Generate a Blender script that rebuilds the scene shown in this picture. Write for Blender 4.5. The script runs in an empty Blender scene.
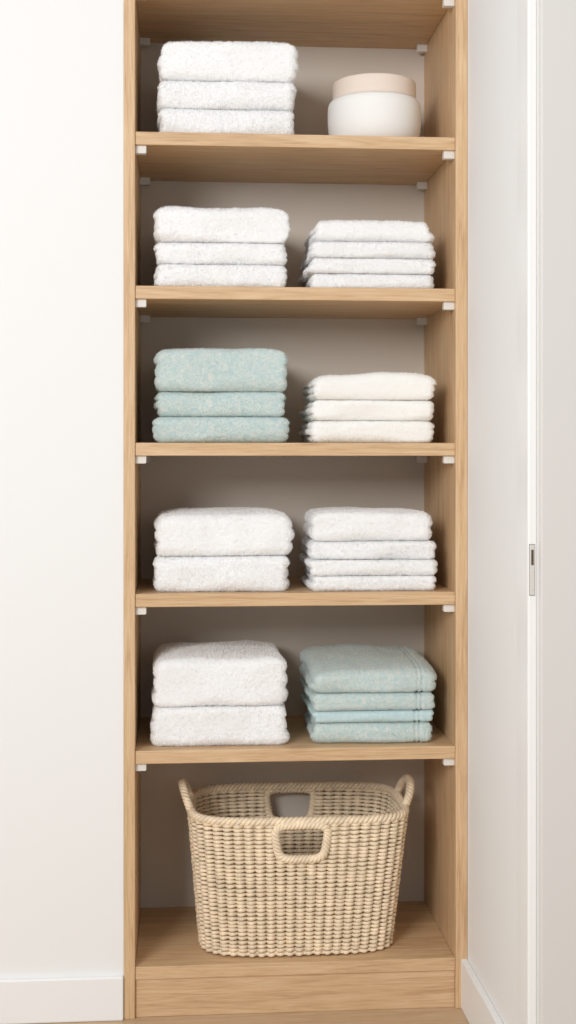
import bpy, bmesh, math, random
import numpy as np
from mathutils import Vector, Matrix
random.seed(3)
S = bpy.context.scene
COL = S.collection
try:
    S.view_settings.view_transform = 'Standard'
except Exception:
    pass

# ------------------------------------------------------------ materials
def newmat(name):
    m = bpy.data.materials.new(name); m.use_nodes = True
    nt = m.node_tree
    return m, nt, nt.nodes, nt.links, nt.nodes['Principled BSDF']

def lin(c):
    return tuple(((v/255)/12.92 if v/255 <= .04045 else ((v/255+.055)/1.055)**2.4) for v in c) + (1,)

def plain(name, rgb, rough=.6, metal=0, bump=0, bscale=60, var=.0):
    m, nt, N, L, b = newmat(name)
    b.inputs['Base Color'].default_value = lin(rgb)
    b.inputs['Roughness'].default_value = rough
    b.inputs['Metallic'].default_value = metal
    g = N.new('ShaderNodeNewGeometry')
    n = N.new('ShaderNodeTexNoise'); n.inputs['Scale'].default_value = bscale; n.inputs['Detail'].default_value = 4
    L.new(g.outputs['Position'], n.inputs['Vector'])
    if var:
        r = N.new('ShaderNodeValToRGB')
        a = tuple(max(0, c*(1-var)) for c in rgb); d = tuple(min(255, c*(1+var)) for c in rgb)
        r.color_ramp.elements[0].position = .3; r.color_ramp.elements[1].position = .7
        r.color_ramp.elements[0].color = lin(a); r.color_ramp.elements[1].color = lin(d)
        L.new(n.outputs['Fac'], r.inputs['Fac']); L.new(r.outputs['Color'], b.inputs['Base Color'])
    if bump:
        bp = N.new('ShaderNodeBump'); bp.inputs['Strength'].default_value = bump; bp.inputs['Distance'].default_value = .002
        L.new(n.outputs['Fac'], bp.inputs['Height']); L.new(bp.outputs['Normal'], b.inputs['Normal'])
    return m

def wood(name, axis, dark, mid, light, rough=.5):
    m, nt, N, L, b = newmat(name)
    g = N.new('ShaderNodeNewGeometry')
    # broad cathedral-like figure
    mp = N.new('ShaderNodeMapping')
    L.new(g.outputs['Position'], mp.inputs['Vector'])
    sc = {'X': (1.6, 28, 28), 'Z': (28, 28, 1.6), 'Y': (28, 1.6, 28)}[axis]
    mp.inputs['Scale'].default_value = sc
    n1 = N.new('ShaderNodeTexNoise'); n1.inputs['Scale'].default_value = 1.6; n1.inputs['Detail'].default_value = 8
    n1.inputs['Roughness'].default_value = .66; n1.inputs['Distortion'].default_value = 1.9
    L.new(mp.outputs['Vector'], n1.inputs['Vector'])
    # fine pores
    mp2 = N.new('ShaderNodeMapping'); L.new(g.outputs['Position'], mp2.inputs['Vector'])
    mp2.inputs['Scale'].default_value = tuple(16 if s < 5 else 520 for s in sc)
    n2 = N.new('ShaderNodeTexNoise'); n2.inputs['Scale'].default_value = 1; n2.inputs['Detail'].default_value = 4
    L.new(mp2.outputs['Vector'], n2.inputs['Vector'])
    r = N.new('ShaderNodeValToRGB'); e = r.color_ramp.elements
    e[0].position = .26; e[0].color = lin(dark); e[1].position = .72; e[1].color = lin(light)
    k = e.new(.48); k.color = lin(mid)
    mx = N.new('ShaderNodeMath'); mx.operation = 'MULTIPLY_ADD'
    mx.inputs[1].default_value = .42
    L.new(n2.outputs['Fac'], mx.inputs[0])
    ml = N.new('ShaderNodeMath'); ml.operation = 'MULTIPLY_ADD'; ml.inputs[1].default_value = .66; ml.inputs[2].default_value = -.04
    L.new(n1.outputs['Fac'], ml.inputs[0]); L.new(ml.outputs[0], mx.inputs[2])
    L.new(mx.outputs[0], r.inputs['Fac']); L.new(r.outputs['Color'], b.inputs['Base Color'])
    b.inputs['Roughness'].default_value = rough
    bp = N.new('ShaderNodeBump'); bp.inputs['Strength'].default_value = .15; bp.inputs['Distance'].default_value = .001
    L.new(n2.outputs['Fac'], bp.inputs['Height']); L.new(bp.outputs['Normal'], b.inputs['Normal'])
    return m

def terry(name, base, alt=None, bs=.7):
    m, nt, N, L, b = newmat(name)
    b.inputs['Roughness'].default_value = 1
    b.inputs['Specular IOR Level'].default_value = .1
    b.inputs['Sheen Weight'].default_value = .2
    b.inputs['Sheen Roughness'].default_value = .6
    tc = N.new('ShaderNodeTexCoord')
    if alt:
        n = N.new('ShaderNodeTexNoise'); n.inputs['Scale'].default_value = 66; n.inputs['Detail'].default_value = 6
        n.inputs['Roughness'].default_value = .75; n.inputs['Distortion'].default_value = 2.5
        L.new(tc.outputs['Object'], n.inputs['Vector'])
        r = N.new('ShaderNodeValToRGB'); e = r.color_ramp.elements
        e[0].position = .43; e[0].color = lin(base); e[1].position = .61; e[1].color = lin(alt)
        L.new(n.outputs['Fac'], r.inputs['Fac']); L.new(r.outputs['Color'], b.inputs['Base Color'])
    else:
        b.inputs['Base Color'].default_value = lin(base)
    v = N.new('ShaderNodeTexVoronoi'); v.inputs['Scale'].default_value = 300
    L.new(tc.outputs['Object'], v.inputs['Vector'])
    n3 = N.new('ShaderNodeTexNoise'); n3.inputs['Scale'].default_value = 200; n3.inputs['Detail'].default_value = 6
    n3.inputs['Roughness'].default_value = .7
    L.new(tc.outputs['Object'], n3.inputs['Vector'])
    ad = N.new('ShaderNodeMath'); ad.operation = 'MULTIPLY_ADD'; ad.inputs[1].default_value = -.5
    L.new(v.outputs['Distance'], ad.inputs[0]); L.new(n3.outputs['Fac'], ad.inputs[2])
    bp = N.new('ShaderNodeBump'); bp.inputs['Strength'].default_value = bs; bp.inputs['Distance'].default_value = .004
    L.new(ad.outputs[0], bp.inputs['Height']); L.new(bp.outputs['Normal'], b.inputs['Normal'])
    return m

OAK = ((168, 132, 94), (209, 174, 133), (230, 202, 165))
M_WZ = wood('oak_vertical', 'Z', *OAK)
M_WX = wood('oak_horizontal', 'X', *OAK)
M_FL = wood('oak_floor', 'X', (165, 137, 105), (196, 168, 135), (212, 188, 156), .4)
M_BACK = plain('back_panel_paint', (213, 203, 191), .8, bump=.05)
M_WALL = plain('wall_paint', (239, 239, 238), .85, bump=.08, bscale=90)
M_TRIM = plain('trim_paint', (242, 242, 241), .45)
M_JAMB = plain('jamb_paint', (221, 218, 214), .5)
M_PLAS = plain('white_plastic', (228, 224, 217), .5)
M_WHITE = terry('white_terry', (250, 250, 250), bs=.34)
M_CREAM = terry('warm_white_terry', (248, 247, 243), bs=.25)
M_MINT = terry('mint_terry', (186, 208, 208), (217, 221, 215), bs=.3)
M_MINT2 = terry('pale_mint_terry', (193, 217, 220), (204, 225, 227), bs=.25)
M_BOWL = plain('white_ceramic', (241, 240, 237), .75)
M_LID = plain('beige_ceramic', (232, 217, 204), .8)
M_METAL = plain('brushed_metal', (222, 220, 215), .45, .25)
M_HOLE = plain('dark_recess', (92, 76, 62), .9)
M_WICK = plain('wicker', (240, 221, 192), .42, var=.06, bscale=45, bump=.15)

# ------------------------------------------------------------ helpers
def finish(name, verts, faces, mat, loc=(0, 0, 0), parent=None, smooth=False):
    me = bpy.data.meshes.new(name)
    me.from_pydata([tuple(v) for v in verts] if not isinstance(verts, np.ndarray) else verts.tolist(), [],
                   faces.tolist() if isinstance(faces, np.ndarray) else faces)
    me.update()
    if smooth:
        me.polygons.foreach_set('use_smooth', [True]*len(me.polygons))
    me.materials.append(mat)
    o = bpy.data.objects.new(name, me); COL.objects.link(o)
    o.location = loc
    if parent:
        o.parent = parent; o.location = Vector(loc) - parent.location
    return o

def box(name, x0, x1, y0, y1, z0, z1, mat, bev=.0015, parent=None):
    bm = bmesh.new()
    bmesh.ops.create_cube(bm, size=1)
    bmesh.ops.scale(bm, vec=(x1-x0, y1-y0, z1-z0), verts=bm.verts)
    if bev:
        bmesh.ops.bevel(bm, geom=bm.edges[:], offset=bev, segments=2, affect='EDGES', profile=.5)
    me = bpy.data.meshes.new(name); bm.to_mesh(me); bm.free()
    me.materials.append(mat)
    o = bpy.data.objects.new(name, me); COL.objects.link(o)
    o.location = ((x0+x1)/2, (y0+y1)/2, (z0+z1)/2)
    if parent:
        o.parent = parent; o.location = o.location - parent.location
    return o

def struct(o):
    o['kind'] = 'structure'; return o

def empty(name, loc, label, cat):
    e = bpy.data.objects.new(name, None); COL.objects.link(e); e.location = loc
    e.empty_display_size = .05
    e['label'] = label; e['category'] = cat
    return e

# ------------------------------------------------------------ numbers (metres)
W = .645; D = .354
# ---- room shell
struct(box('floor', -1.6, 1.6, -3.6, .40, -.03, 0, M_FL, 0))
struct(box('wall_left', -1.6, -.0225, 0, .40, 0, 2.7, M_WALL, 0))
struct(box('wall_right', .6695, .82, -.542, .40, 0, 2.7, M_WALL, 0))
struct(box('wall_back', -.0225, .6695, .372, .40, 0, 2.7, M_WALL, 0))
struct(box('baseboard_left', -1.6, -.0225, -.012, 0, 0, .087, M_TRIM, .003))
struct(box('baseboard_right', .656, .6695, -.436, -.001, 0, .1, M_TRIM, .003))
struct(box('trim_1', .6540, .6695, -.543, -.516, 0, 2.7, M_TRIM, .003))
struct(box('trim_2', .671, .82, -.562, -.542, 0, 2.7, M_JAMB, .002))
struct(box('trim_3', .6575, .6695, -.513, -.482, 0, 2.7, M_TRIM, .005))
struct(box('trim_4', .6615, .6695, -.478, -.438, 0, 2.7, M_TRIM, .004))

# ---- strike plate
e = empty('strike_plate', (.661, -.543, .893), 'narrow brushed metal strike plate set in white door frame', 'strike plate')
def plate():
    x0, x1, z0, z1 = .6566, .6650, .891, .973
    yb = -.5428; yf = -.5445
    box('plate_rim', x0-.0006, x1+.0006, yf+.0010, yb, z0-.0008, z1+.0008, M_HOLE, .0003, e)
    box('plate', x0, x1, yf, yb, z0, z1, M_METAL, .0007, e)
    box('latch_hole', .6590, .6630, yf-.0006, yf+.0004, .940, .965, M_HOLE, .0003, e)
    for z in (.900, .930):
        bm = bmesh.new(); bmesh.ops.create_cone(bm, cap_ends=True, segments=16, radius1=.0018, radius2=.0014, depth=.001)
        me = bpy.data.meshes.new('screw'); bm.to_mesh(me); bm.free(); me.materials.append(M_METAL)
        o = bpy.data.objects.new('screw', me); COL.objects.link(o); o.parent = e
        o.rotation_euler = (math.pi/2, 0, 0); o.location = Vector((.661, yf-.0004, z)) - e.location
plate()

# ---- shelving unit
U = empty('shelving_unit', (W/2, D/2, 0), 'tall light oak built-in shelving unit between white walls', 'shelf')
box('side_panel', -.022, 0, -.004, D+.016, 0, 2.6, M_WZ, .0012, U)
box('side_panel', W, W+.024, -.004, D+.016, 0, 2.6, M_WZ, .0012, U)
bpk = box('back_panel', 0, W, D, D+.014, 0, 2.6, M_BACK, 0, U)
bpk['label'] = 'matt taupe grey back panel'
T = .026
BOT = [2.048, 1.7376, 1.4310, 1.1185, .8170, .5050]
TOP = [b+T for b in BOT]
for b in BOT:
    box('shelf', 0, W, 0, D, b, b+T, M_WX, .0015, U)
box('shelf', 0, W, 0, D, .0758, .1016, M_WX, .0015, U)
box('toe_kick', 0, W, .004, .022, 0, .0758, M_WX, .0012, U)
def support(x, y, z, sgn):
    prof = [(0, 0), (.022, 0), (.022, -.014), (.0205, -.0155), (0, -.0155)]
    d = .016
    v = [(sgn*p[0], -d/2, p[1]) for p in prof] + [(sgn*p[0], d/2, p[1]) for p in prof]
    n = len(prof)
    f = [list(range(n)), list(range(2*n-1, n-1, -1))] + [[i, i+n, (i+1) % n+n, (i+1) % n] for i in range(n)]
    o = finish('shelf_support', v, f, M_PLAS, (x, y, z), U)
    bm = bmesh.new(); bm.from_mesh(o.data)
    bmesh.ops.recalc_face_normals(bm, faces=bm.faces[:])
    bmesh.ops.bevel(bm, geom=bm.edges[:], offset=.0006, segments=2, affect='EDGES')
    bm.to_mesh(o.data); bm.free()
    o['label'] = 'small white plastic shelf support bracket'
for b in BOT:
    for y in (.016, D-.030):
        support(0, y, b, 1); support(W, y, b, -1)

# ------------------------------------------------------------ towels
rng = np.random.RandomState(7)
LAT = rng.rand(32, 32, 32)
def vn(P):
    P = P % 32
    i = np.floor(P).astype(int); f = P-i; f = f*f*(3-2*f)
    i0 = i % 32; i1 = (i+1) % 32
    r = 0
    for a in (0, 1):
        for b in (0, 1):
            for c in (0, 1):
                ix = i1[:, 0] if a else i0[:, 0]; iy = i1[:, 1] if b else i0[:, 1]; iz = i1[:, 2] if c else i0[:, 2]
                w = (f[:, 0] if a else 1-f[:, 0])*(f[:, 1] if b else 1-f[:, 1])*(f[:, 2] if c else 1-f[:, 2])
                r = r + w*LAT[ix, iy, iz]
    return r*2-1

def towel(cx, y0, zb, w, d, h, mat, seed, layers=3, rot=0, label='', group='', top=False, rough=1.0, slump=0, hem=False, pile=0, fan=.008):
    rs = np.random.RandomState(seed)
    nx = int(w/.0026); ny = int(d/.0045); nz = max(14, int(h/.0022))
    idx = -np.ones((nx+1, ny+1, nz+1), int)
    m = np.zeros_like(idx, bool)
    m[0] = m[-1] = True; m[:, 0] = m[:, -1] = True; m[:, :, 0] = m[:, :, -1] = True
    I = np.argwhere(m); idx[m] = np.arange(len(I))
    q = []
    def quads(a, flip):
        s = np.stack([a[:-1, :-1], a[1:, :-1], a[1:, 1:], a[:-1, 1:]], -1).reshape(-1, 4)
        q.append(s[:, ::-1] if flip else s)
    quads(idx[:, :, 0], True); quads(idx[:, :, -1], False)
    quads(idx[:, 0, :], False); quads(idx[:, -1, :], True)
    quads(idx[0], True); quads(idx[-1], False)
    F = np.concatenate(q)
    H = np.array([w/2, d/2, h/2])
    U3 = I/np.array([nx, ny, nz])*2-1
    P = U3*H
    off = rs.rand(3)*30
    # fold tightness varies along the front so the seams open and close softly
    tight = .85+.40*vn(np.stack([P[:, 0]*13+off[1], P[:, 1]*0+off[2], (P[:, 2] > 0)*7.3], 1))
    tight = np.clip(tight, .40, 1.3)
    R = np.stack([np.full(len(P), min(.017, .40*h)), min(.018, .40*h)*tight, min(.42*h, .023)*tight], 1)
    inner = np.clip(P, -(H-R), H-R)
    dl = (P-inner)/R
    pw = 2.0
    L = (np.abs(dl)**pw).sum(1)**(1/pw); L[L == 0] = 1
    dr = dl/L[:, None]
    Q = inner+dr*R
    tz = np.clip(Q[:, 2]/h+.5, 0, 1)
    e = np.clip((np.abs(Q[:, 0])-(w/2-.02))/.02, 0, 1)
    wob = vn(np.stack([Q[:, 1]*14+off[0], Q[:, 2]*0+off[1], Q[:, 0]*6], 1))*.15
    fr = np.clip(tz*layers+wob, 0, layers-.001)
    g = np.abs(np.sin(np.pi*fr))**.4
    inter = ((fr > .35) & (fr < layers-.35))
    lo = (rs.rand(layers+1, 2)-.5)
    li = np.floor(fr).astype(int)
    sg = np.sign(Q[:, 0]); side = (sg > 0).astype(int)
    fe = np.clip((Q[:, 1]+d/2)/.025, .45, 1)
    Q[:, 0] -= sg*e*e*fe*(.011*(1-g)*inter)
    Q[:, 0] += sg*e*fe*(lo[li, side]*fan)
    n3 = vn(np.stack([Q[:, 0]*12+off[2], Q[:, 1]*9+off[0], Q[:, 2]*20+off[1]], 1))
    n2 = vn(np.stack([Q[:, 0]*28+off[1], Q[:, 1]*26+off[2], Q[:, 2]*24+off[0]], 1))
    n6 = vn(np.stack([Q[:, 0]*4+off[1], Q[:, 1]*20+off[2], Q[:, 2]*34+off[0]], 1))
    n1 = vn(np.stack([Q[:, 0]*10+off[0], Q[:, 1]*8+off[1], Q[:, 2]*3+off[2]], 1))
    nose = np.clip(-dr[:, 1], 0, 1)
    if top:
        Q[:, 2] += tz*(n1*.0050+n2*.0014)
        Q[:, 2] -= tz*(.004+.05*h)*(np.abs(Q[:, 0])/(w/2))**6
    Q[:, 2] += nose*(n1*.0030)*(1-np.abs(2*tz-1)**3)
    Q[:, 1] += -nose*(n3*.0050+n2*.0020)
    Q[:, 0] += sg*e*(n6*.0050)
    if slump:
        ff = np.clip(1-(Q[:, 1]+d/2)/(d*.75), 0, 1)
        Q[:, 2] -= tz*slump*ff**1.6
    if hem:
        for hxp, wd_ in ((w/2-.040, .0024), (w/2-.031, .0024)):
            Q -= dr*(.0028*np.exp(-((Q[:, 0]-hxp)/wd_)**2))[:, None]*(np.abs(dr[:, 0]) < .6)[:, None]
    n4 = vn(Q*300+off); n5 = vn(Q*150+off[::-1])
    Q += dr*(((n4-.3)*.0007+(n5-.3)*.0007)*rough)[:, None]
    Q[:, 2] += h/2
    if pile:
        # short terry loops standing out of the cloth on the parts that can be seen
        qa, qb, qc = Q[F[:, 0]], Q[F[:, 1]], Q[F[:, 3]]
        nrm = np.cross(qb-qa, qc-qa); ar = np.linalg.norm(nrm, axis=1); nrm /= ar[:, None]+1e-12
        cen = Q[F].mean(1)
        vis = (nrm[:, 1] < -.15) | (np.abs(nrm[:, 0]) > .4) | ((nrm[:, 2] > .2) & (cen[:, 1] < -d/2+(.03 if not top else d)))
        pr = ar*vis*np.where(nrm[:, 1] < -.1, 2.2, 1); pr /= pr.sum()
        fi = rs.choice(len(F), pile, p=pr)
        a1, a2 = rs.rand(pile, 1), rs.rand(pile, 1)
        base = qa[fi]+(qb[fi]-qa[fi])*a1+(qc[fi]-qa[fi])*a2
        rd = rs.randn(pile, 3); rd /= np.linalg.norm(rd, axis=1)[:, None]
        dirn = nrm[fi]+rd*.75; dirn /= np.linalg.norm(dirn, axis=1)[:, None]
        sidev = np.cross(dirn, rs.randn(pile, 3)); sidev /= np.linalg.norm(sidev, axis=1)[:, None]
        ln = (.0015+.0019*rs.rand(pile, 1))*(.6+.4*rough); wdt = .00036
        v0 = base-sidev*wdt-nrm[fi]*.0003; v1 = base+sidev*wdt-nrm[fi]*.0003
        v2 = base+dirn*ln+sidev*wdt*.6; v3 = base+dirn*ln-sidev*wdt*.6
        n0 = len(Q)
        Q = np.concatenate([Q, np.stack([v0, v1, v2, v3], 1).reshape(-1, 3)])
        F = np.concatenate([F, (np.arange(pile*4)+n0).reshape(-1, 4)])
    Q[:, 2] = np.maximum(Q[:, 2], 0)
    if not top: Q[:, 2] = np.minimum(Q[:, 2], h)
    o = finish('folded_towel', Q, F, mat, (cx, y0+d/2, zb), None, True)
    o.rotation_euler = (0, 0, math.radians(rot))
    o['label'] = label; o['category'] = 'towel'; o['group'] = group
    return o

def stack(x0, x1, y0, zb, hs, mats, seed, d=.27, layers=3, label='', group='', slump=0, ins=None, rough=1.0, hem=False, pile=12000, fan=.008):
    z = zb+.0003
    rs = random.Random(seed)
    n = len(hs)
    for i, h in enumerate(hs):
        t = i == n-1
        a = x0+rs.uniform(-.001, .006); b = x1-rs.uniform(-.001, .006)
        if ins and i in ins:
            a += ins[i][0]; b -= ins[i][1]
        dd = d+rs.uniform(-.008, .006)
        hh = h*(1.0 if t else .985)
        towel((a+b)/2, y0+rs.uniform(0, .007), z, b-a, dd, hh, mats[i] if isinstance(mats, list) else mats,
              seed*10+i, layers, rs.uniform(-1.1, 1.1), label, group, t, rough, slump if t else 0, hem,
              int(pile*(.5+h/.06)), fan)
        z += hh+.0001

WL = 'fluffy white terry towel folded in a stack on oak shelf'
HL = 'thin white terry hand towel folded in a stack on oak shelf'
ML = 'mint green patterned towel folded in a stack on oak shelf'
stack(.045, .329, .022, TOP[1], [.057, .057, .084], M_WHITE, 1, label=WL, group='white bath towels on the upper shelf', ins={2: (-.001, .002)})
stack(.033, .311, .022, TOP[2], [.049, .045, .072], M_WHITE, 2, label=WL, group='white bath towels on the second shelf', ins={2: (.003, .002)})
stack(.353, .608, .022, TOP[2], [.033, .032, .034, .044], M_WHITE, 3, layers=2, d=.24, label=HL, group='white hand towels on the second shelf', ins={3: (.005, .002)}, fan=.012)
stack(.037, .311, .022, TOP[3], [.053, .052, .086], M_MINT, 4, layers=3, label=ML, group='mint towels on the middle shelf', rough=.5, pile=3000)
stack(.352, .611, .022, TOP[3], [.046, .043, .053], M_CREAM, 5, layers=3, d=.24, label='smooth warm white towel folded in a stack on oak shelf', group='warm white towels on the middle shelf', rough=.5, ins={2: (.002, .002)}, pile=3000, fan=.012)
stack(.032, .316, .022, TOP[4], [.073, .088], M_WHITE, 6, label=WL, group='thick white towels on the fourth shelf', ins={1: (.002, .001)})
stack(.354, .611, .022, TOP[4], [.031, .033, .038, .060], M_WHITE, 7, layers=2, d=.24, label=HL, group='white hand towels on the fourth shelf', ins={3: (.002, .002)}, fan=.012)
stack(.032, .313, .022, TOP[5], [.081, .100], M_WHITE, 8, label=WL, group='thick white towels on the lower shelf', ins={1: (.004, .002)})
stack(.358, .612, .022, TOP[5], [.044, .024, .036, .070], [M_MINT, M_MINT2, M_MINT, M_MINT], 9, layers=2, d=.25,
      label=ML, group='mint towels on the lower shelf', slump=.026, rough=.5, hem=True, pile=2500, fan=.014)

# ------------------------------------------------------------ lathe jar
def lathe(name, prof, mat, loc, parent, seg=96):
    v = []; f = []
    n = len(prof)
    for i in range(seg):
        a = 2*math.pi*i/seg
        for r, z in prof:
            v.append((r*math.cos(a), r*math.sin(a), z))
    for i in range(seg):
        j = (i+1) % seg
        for k in range(n-1):
            f.append([i*n+k, j*n+k, j*n+k+1, i*n+k+1])
    o = finish(name, v, f, mat, loc, parent, True)
    bm = bmesh.new(); bm.from_mesh(o.data); bmesh.ops.remove_doubles(bm, verts=bm.verts, dist=1e-5)
    bmesh.ops.recalc_face_normals(bm, faces=bm.faces); bm.to_mesh(o.data); bm.free()
    return o
J = empty('lidded_bowl', (.498, .130, TOP[1]), 'round white ceramic bowl with pale beige lid beside white towels', 'bowl')
body = [(0, .001), (.068, .001), (.078, .003), (.086, .009), (.0925, .020), (.0965, .036), (.0983, .055), (.0985, .074), (.0980, .087), (.0960, .095), (.092, .0998), (.086, .101), (.078, .101), (.076, .098), (.074, .030), (.06, .008), (0, .008)]
lathe('bowl_body', body, M_BOWL, (.498, .130, TOP[1]), J)
lid = [(0, .1015), (.0855, .1015), (.0870, .1025), (.0878, .107), (.0878, .135), (.0870, .1385), (.084, .1405), (.074, .1408), (0, .1408)]
o = lathe('lid', lid, M_LID, (.498, .130, TOP[1]), J); o['label'] = 'pale beige ceramic lid'

# ------------------------------------------------------------ wicker basket
class Acc:
    def __init__(s): s.v = []; s.f = []; s.n = 0
    def tube(s, P, ref, r, closed=False, k=8, r2=None):
        P = np.asarray(P, float); n = len(P)
        if closed: Tn = np.roll(P, -1, 0)-np.roll(P, 1, 0)
        else: Tn = np.gradient(P, axis=0)
        Tn /= np.linalg.norm(Tn, axis=1)[:, None]+1e-12
        ref = np.broadcast_to(np.asarray(ref, float), P.shape)
        u = np.cross(Tn, ref); u /= np.linalg.norm(u, axis=1)[:, None]+1e-12
        v = np.cross(u, Tn)
        r = np.broadcast_to(np.asarray(r, float), (n,)); r2 = r if r2 is None else np.broadcast_to(np.asarray(r2, float), (n,))
        a = np.arange(k)*2*math.pi/k
        V = P[:, None, :]+u[:, None, :]*(np.cos(a)[None, :, None]*r[:, None, None])+v[:, None, :]*(np.sin(a)[None, :, None]*r2[:, None, None])
        s.v.append(V.reshape(-1, 3))
        ii = np.arange(n if closed else n-1); jj = (ii+1) % n
        A = np.arange(k); B = (A+1) % k
        q = np.stack([ii[:, None]*k+A, ii[:, None]*k+B, jj[:, None]*k+B, jj[:, None]*k+A], -1).reshape(-1, 4)+s.n
        s.f += q.tolist()
        if not closed:
            s.f.append((np.arange(k)[::-1]+s.n).tolist()); s.f.append((np.arange(k)+s.n+(n-1)*k).tolist())
        s.n += n*k
    def twist(s, C, ref, R, r, turns, strands=3, closed=False):
        C = np.asarray(C, float); n = len(C)
        if closed: Tn = np.roll(C, -1, 0)-np.roll(C, 1, 0)
        else: Tn = np.gradient(C, axis=0)
        Tn /= np.linalg.norm(Tn, axis=1)[:, None]
        ref = np.broadcast_to(np.asarray(ref, float), C.shape)
        u = np.cross(Tn, ref); u /= np.linalg.norm(u, axis=1)[:, None]
        v = np.cross(u, Tn)
        t = np.arange(n)/(n if closed else n-1)
        for i in range(strands):
            ph = 2*math.pi*(turns*t+i/strands)
            P = C+u*(R*np.cos(ph))[:, None]+v*(R*np.sin(ph))[:, None]
            s.tube(P, ref, r, closed, 7)
    def obj(s, name, mat, loc, parent):
        V = np.concatenate(s.v)-np.array(loc)
        return finish(name, V, s.f, mat, loc, parent, True)

Z0 = .1030; H = .280
def dims(t):
    return (.331+.005*t, .160+.004*t, .195+(.224-.195)*t, .125+(.146-.125)*t)
def supere(n=4000, p=4.2):
    a = np.linspace(0, 2*math.pi, n, endpoint=False)
    c, s_ = np.cos(a), np.sin(a)
    return np.sign(c)*np.abs(c)**(2/p), np.sign(s_)*np.abs(s_)**(2/p)
NST = 60; SUB = 14; NP = NST*SUB
ux, uy = supere()
_, _, A_, B_ = dims(.6)
px_, py_ = ux*A_, uy*B_
seg = np.hypot(np.diff(np.append(px_, px_[0])), np.diff(np.append(py_, py_[0])))
cum = np.concatenate([[0], np.cumsum(seg)])
def resample(n):
    tt = (np.arange(n)/n)*cum[-1]
    return (np.interp(tt, cum, np.append(ux, ux[0])), np.interp(tt, cum, np.append(uy, uy[0])))
def ring(t, n, z=None):
    cx, cy, a, b = dims(t); x, y = resample(n)
    P = np.stack([cx+x*a, cy+y*b, np.full(n, Z0+H*t if z is None else z)], 1)
    Tn = np.roll(P, -1, 0)-np.roll(P, 1, 0)
    Nn = np.stack([Tn[:, 1], -Tn[:, 0], 0*Tn[:, 0]], 1); Nn /= np.linalg.norm(Nn, axis=1)[:, None]
    return P, Nn
KB = empty('wicker_basket', (.335, .16, Z0), 'large woven cream wicker basket with handles on bottom oak shelf', 'basket')
hx, hz0, hz1 = .334, .306, .370
hw = .050
def inhole(P):
    zc = (hz0+hz1)/2; hh = (hz1-hz0)/2+.003
    q = (np.abs(P[:, 0]-hx)/(hw+.001))**5+(np.abs(P[:, 2]-zc)/hh)**5
    return q < 1
acc = Acc()
NR = 33
k = np.arange(NP)
rs = np.random.RandomState(5)
for r in range(NR):
    t = (r+.6)/NR*.97
    P, Nn = ring(t, NP)
    hol = inhole(P)
    jz = rs.rand()*.0007
    bump = np.repeat(rs.rand(NST+1), SUB)[SUB//2:SUB//2+NP]
    b2 = np.repeat(rs.rand(NST+1)-.5, SUB)[SUB//2:SUB//2+NP]
    for s_ in (0, 1):
        # outer strand arches over every stake, inner strand behind it
        ph = 2*math.pi*(k+SUB/2)/SUB
        arch = .5-.5*np.cos(ph)               # 1 on the stake, 0 between
        rad = (-.0010+.0078*arch**.55) if s_ == 0 else -(.0006+.0038*arch**.7)
        P2 = P+Nn*(rad*(.88+.24*bump))[:, None]
        saw = ((k+SUB/2) % SUB)/SUB-.5        # each stroke runs slightly uphill
        P2[:, 2] += jz+.0006*np.sin(k*.04+r)+b2*arch*.0014+(saw*.0020*arch if s_ == 0 else 0)
        rz = .0027+.0014*arch**.6+.0005*(bump-.5)
        if hol.any():
            st = int(np.argmax(hol))
            order = (np.arange(NP)+st) % NP
            cur = []
            for ii in order:
                if hol[ii]:
                    if len(cur) > 3: acc.tube(P2[cur], (0, 0, 1), .0023, False, 7, rz[cur])
                    cur = []
                else: cur.append(ii)
            if len(cur) > 3: acc.tube(P2[cur], (0, 0, 1), .0023, False, 7, rz[cur])
        else:
            acc.tube(P2, (0, 0, 1), .0023, True, 7, rz)
tl = np.linspace(0, 1, 20)
rings = [ring(t, NP) for t in tl]
for s_ in range(NST):
    i = s_*SUB
    P = np.array([rg[0][i] for rg in rings]); nn = rings[0][1][i]
    hol = inhole(P)
    if hol.any() or (abs(P[-1, 0]-hx) < hw-.002 and abs(nn[1]) > .8):
        keep = P[P[:, 2] < hz0-.002]
        acc.tube(keep, nn, .0030, False, 6)
    else:
        acc.tube(P, nn, .0030, False, 6)
acc.obj('basket_body', M_WICK, (.335, .16, Z0), KB)
P, Nn = ring(.02, 120)
vb = np.concatenate([P-Nn*.001, P-Nn*.001+np.array([0, 0, .006])])
fb = [list(range(119, -1, -1)), list(range(120, 240))]+[[i, (i+1) % 120, (i+1) % 120+120, i+120] for i in range(120)]
finish('basket_base', vb-np.array((.335, .16, Z0)), fb, M_WICK, (.335, .16, Z0), KB)
acc = Acc(); P, Nn = ring(.012, 400); P[:, 2] = Z0+.0058
acc.twist(P, (0, 0, 1), .0024, .0028, 44, 2, True)
acc.obj('base_braid', M_WICK, (.335, .16, Z0), KB)
acc = Acc(); P, Nn = ring(1, 1500); P[:, 2] = Z0+H-.003
acc.twist(P, (0, 0, 1), .0054, .0042, 44, 3, True)
acc.obj('rim', M_WICK, (.335, .16, Z0+H), KB)
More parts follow.
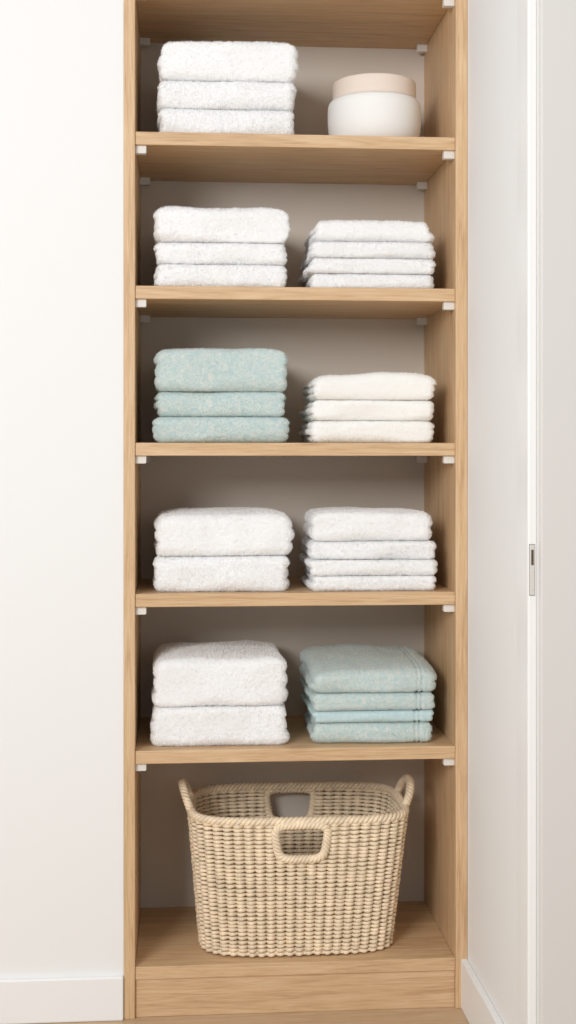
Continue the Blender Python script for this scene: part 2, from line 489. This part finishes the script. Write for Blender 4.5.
for face in (-1, 1):
    acc = Acc(); n = 600
    a = np.linspace(0, 2*math.pi, n, endpoint=False); p = 4.5
    c, s2 = np.cos(a), np.sin(a)
    zc = (hz0+hz1)/2
    X = np.sign(c)*np.abs(c)**(2/p)*(hw+.001); Zz = np.sign(s2)*np.abs(s2)**(2/p)*((hz1-hz0)/2+.003)+zc
    X = X*(1+.09*(Zz-zc)/.03)
    pts = np.stack([X, Zz], 1)
    sl = np.concatenate([[0], np.cumsum(np.linalg.norm(np.diff(np.vstack([pts, pts[:1]]), axis=0), axis=1))])
    tt = np.arange(n)/n*sl[-1]
    X = np.interp(tt, sl, np.append(X, X[0])); Zz = np.interp(tt, sl, np.append(Zz, Zz[0]))
    C = []
    for x, z in zip(X, Zz):
        t = (z-Z0)/H; cx, cy, A, B = dims(t)
        yy = B*(1-abs((hx+x-cx)/A)**4.2)**(1/4.2)
        C.append((hx+x, cy+face*(yy+.004), z))
    acc.twist(C, (0, 1, 0), .0050, .0042, 13, 3, True)
    acc.obj('handle', M_WICK, (hx, .16+face*.14, .34), KB)
for sd in (-1, 1):
    acc = Acc(); n = 220
    cx, cy, A, B = dims(1)
    a = np.linspace(-.25, math.pi+.25, n)
    rim_x = cx+sd*A
    C = np.stack([rim_x+sd*(.003+.015*np.clip(np.sin(a), -.3, 1)), cy+np.cos(a)*.055, Z0+H+.006+np.sin(a)*.037], 1)
    acc.twist(C, (1, 0, 0), .0048, .0043, 7, 3)
    acc.obj('handle', M_WICK, (rim_x, cy, Z0+H), KB)

# ------------------------------------------------------------ light
wd = bpy.data.worlds.new('World'); S.world = wd; wd.use_nodes = True
bg = wd.node_tree.nodes['Background']; bg.inputs[0].default_value = (.99, .993, 1, 1); bg.inputs[1].default_value = .57
def area(name, loc, tgt, sx, sy, p, col=(1, 1, 1)):
    l = bpy.data.lights.new(name, 'AREA'); l.shape = 'RECTANGLE'; l.size = sx; l.size_y = sy; l.energy = p; l.color = col
    o = bpy.data.objects.new(name, l); COL.objects.link(o); o.location = loc
    o.rotation_euler = (Vector(tgt)-Vector(loc)).to_track_quat('-Z', 'Y').to_euler()
area('window_light', (-1.5, -3.4, 2.15), (.50, 0, 1.05), 1.2, 1.1, 86, (.995, .997, 1))

# ------------------------------------------------------------ camera
cam = bpy.data.cameras.new('camera'); co = bpy.data.objects.new('camera', cam); COL.objects.link(co)
co.location = (.095, -2.7, 1.114); co.rotation_euler = (math.pi/2, 0, math.radians(-4.45))
cam.sensor_fit = 'VERTICAL'; cam.sensor_height = 36; cam.sensor_width = 36*576/1024
cam.lens = 1350/1024*36; cam.shift_y = -54/1024; cam.clip_start = .05
S.camera = co
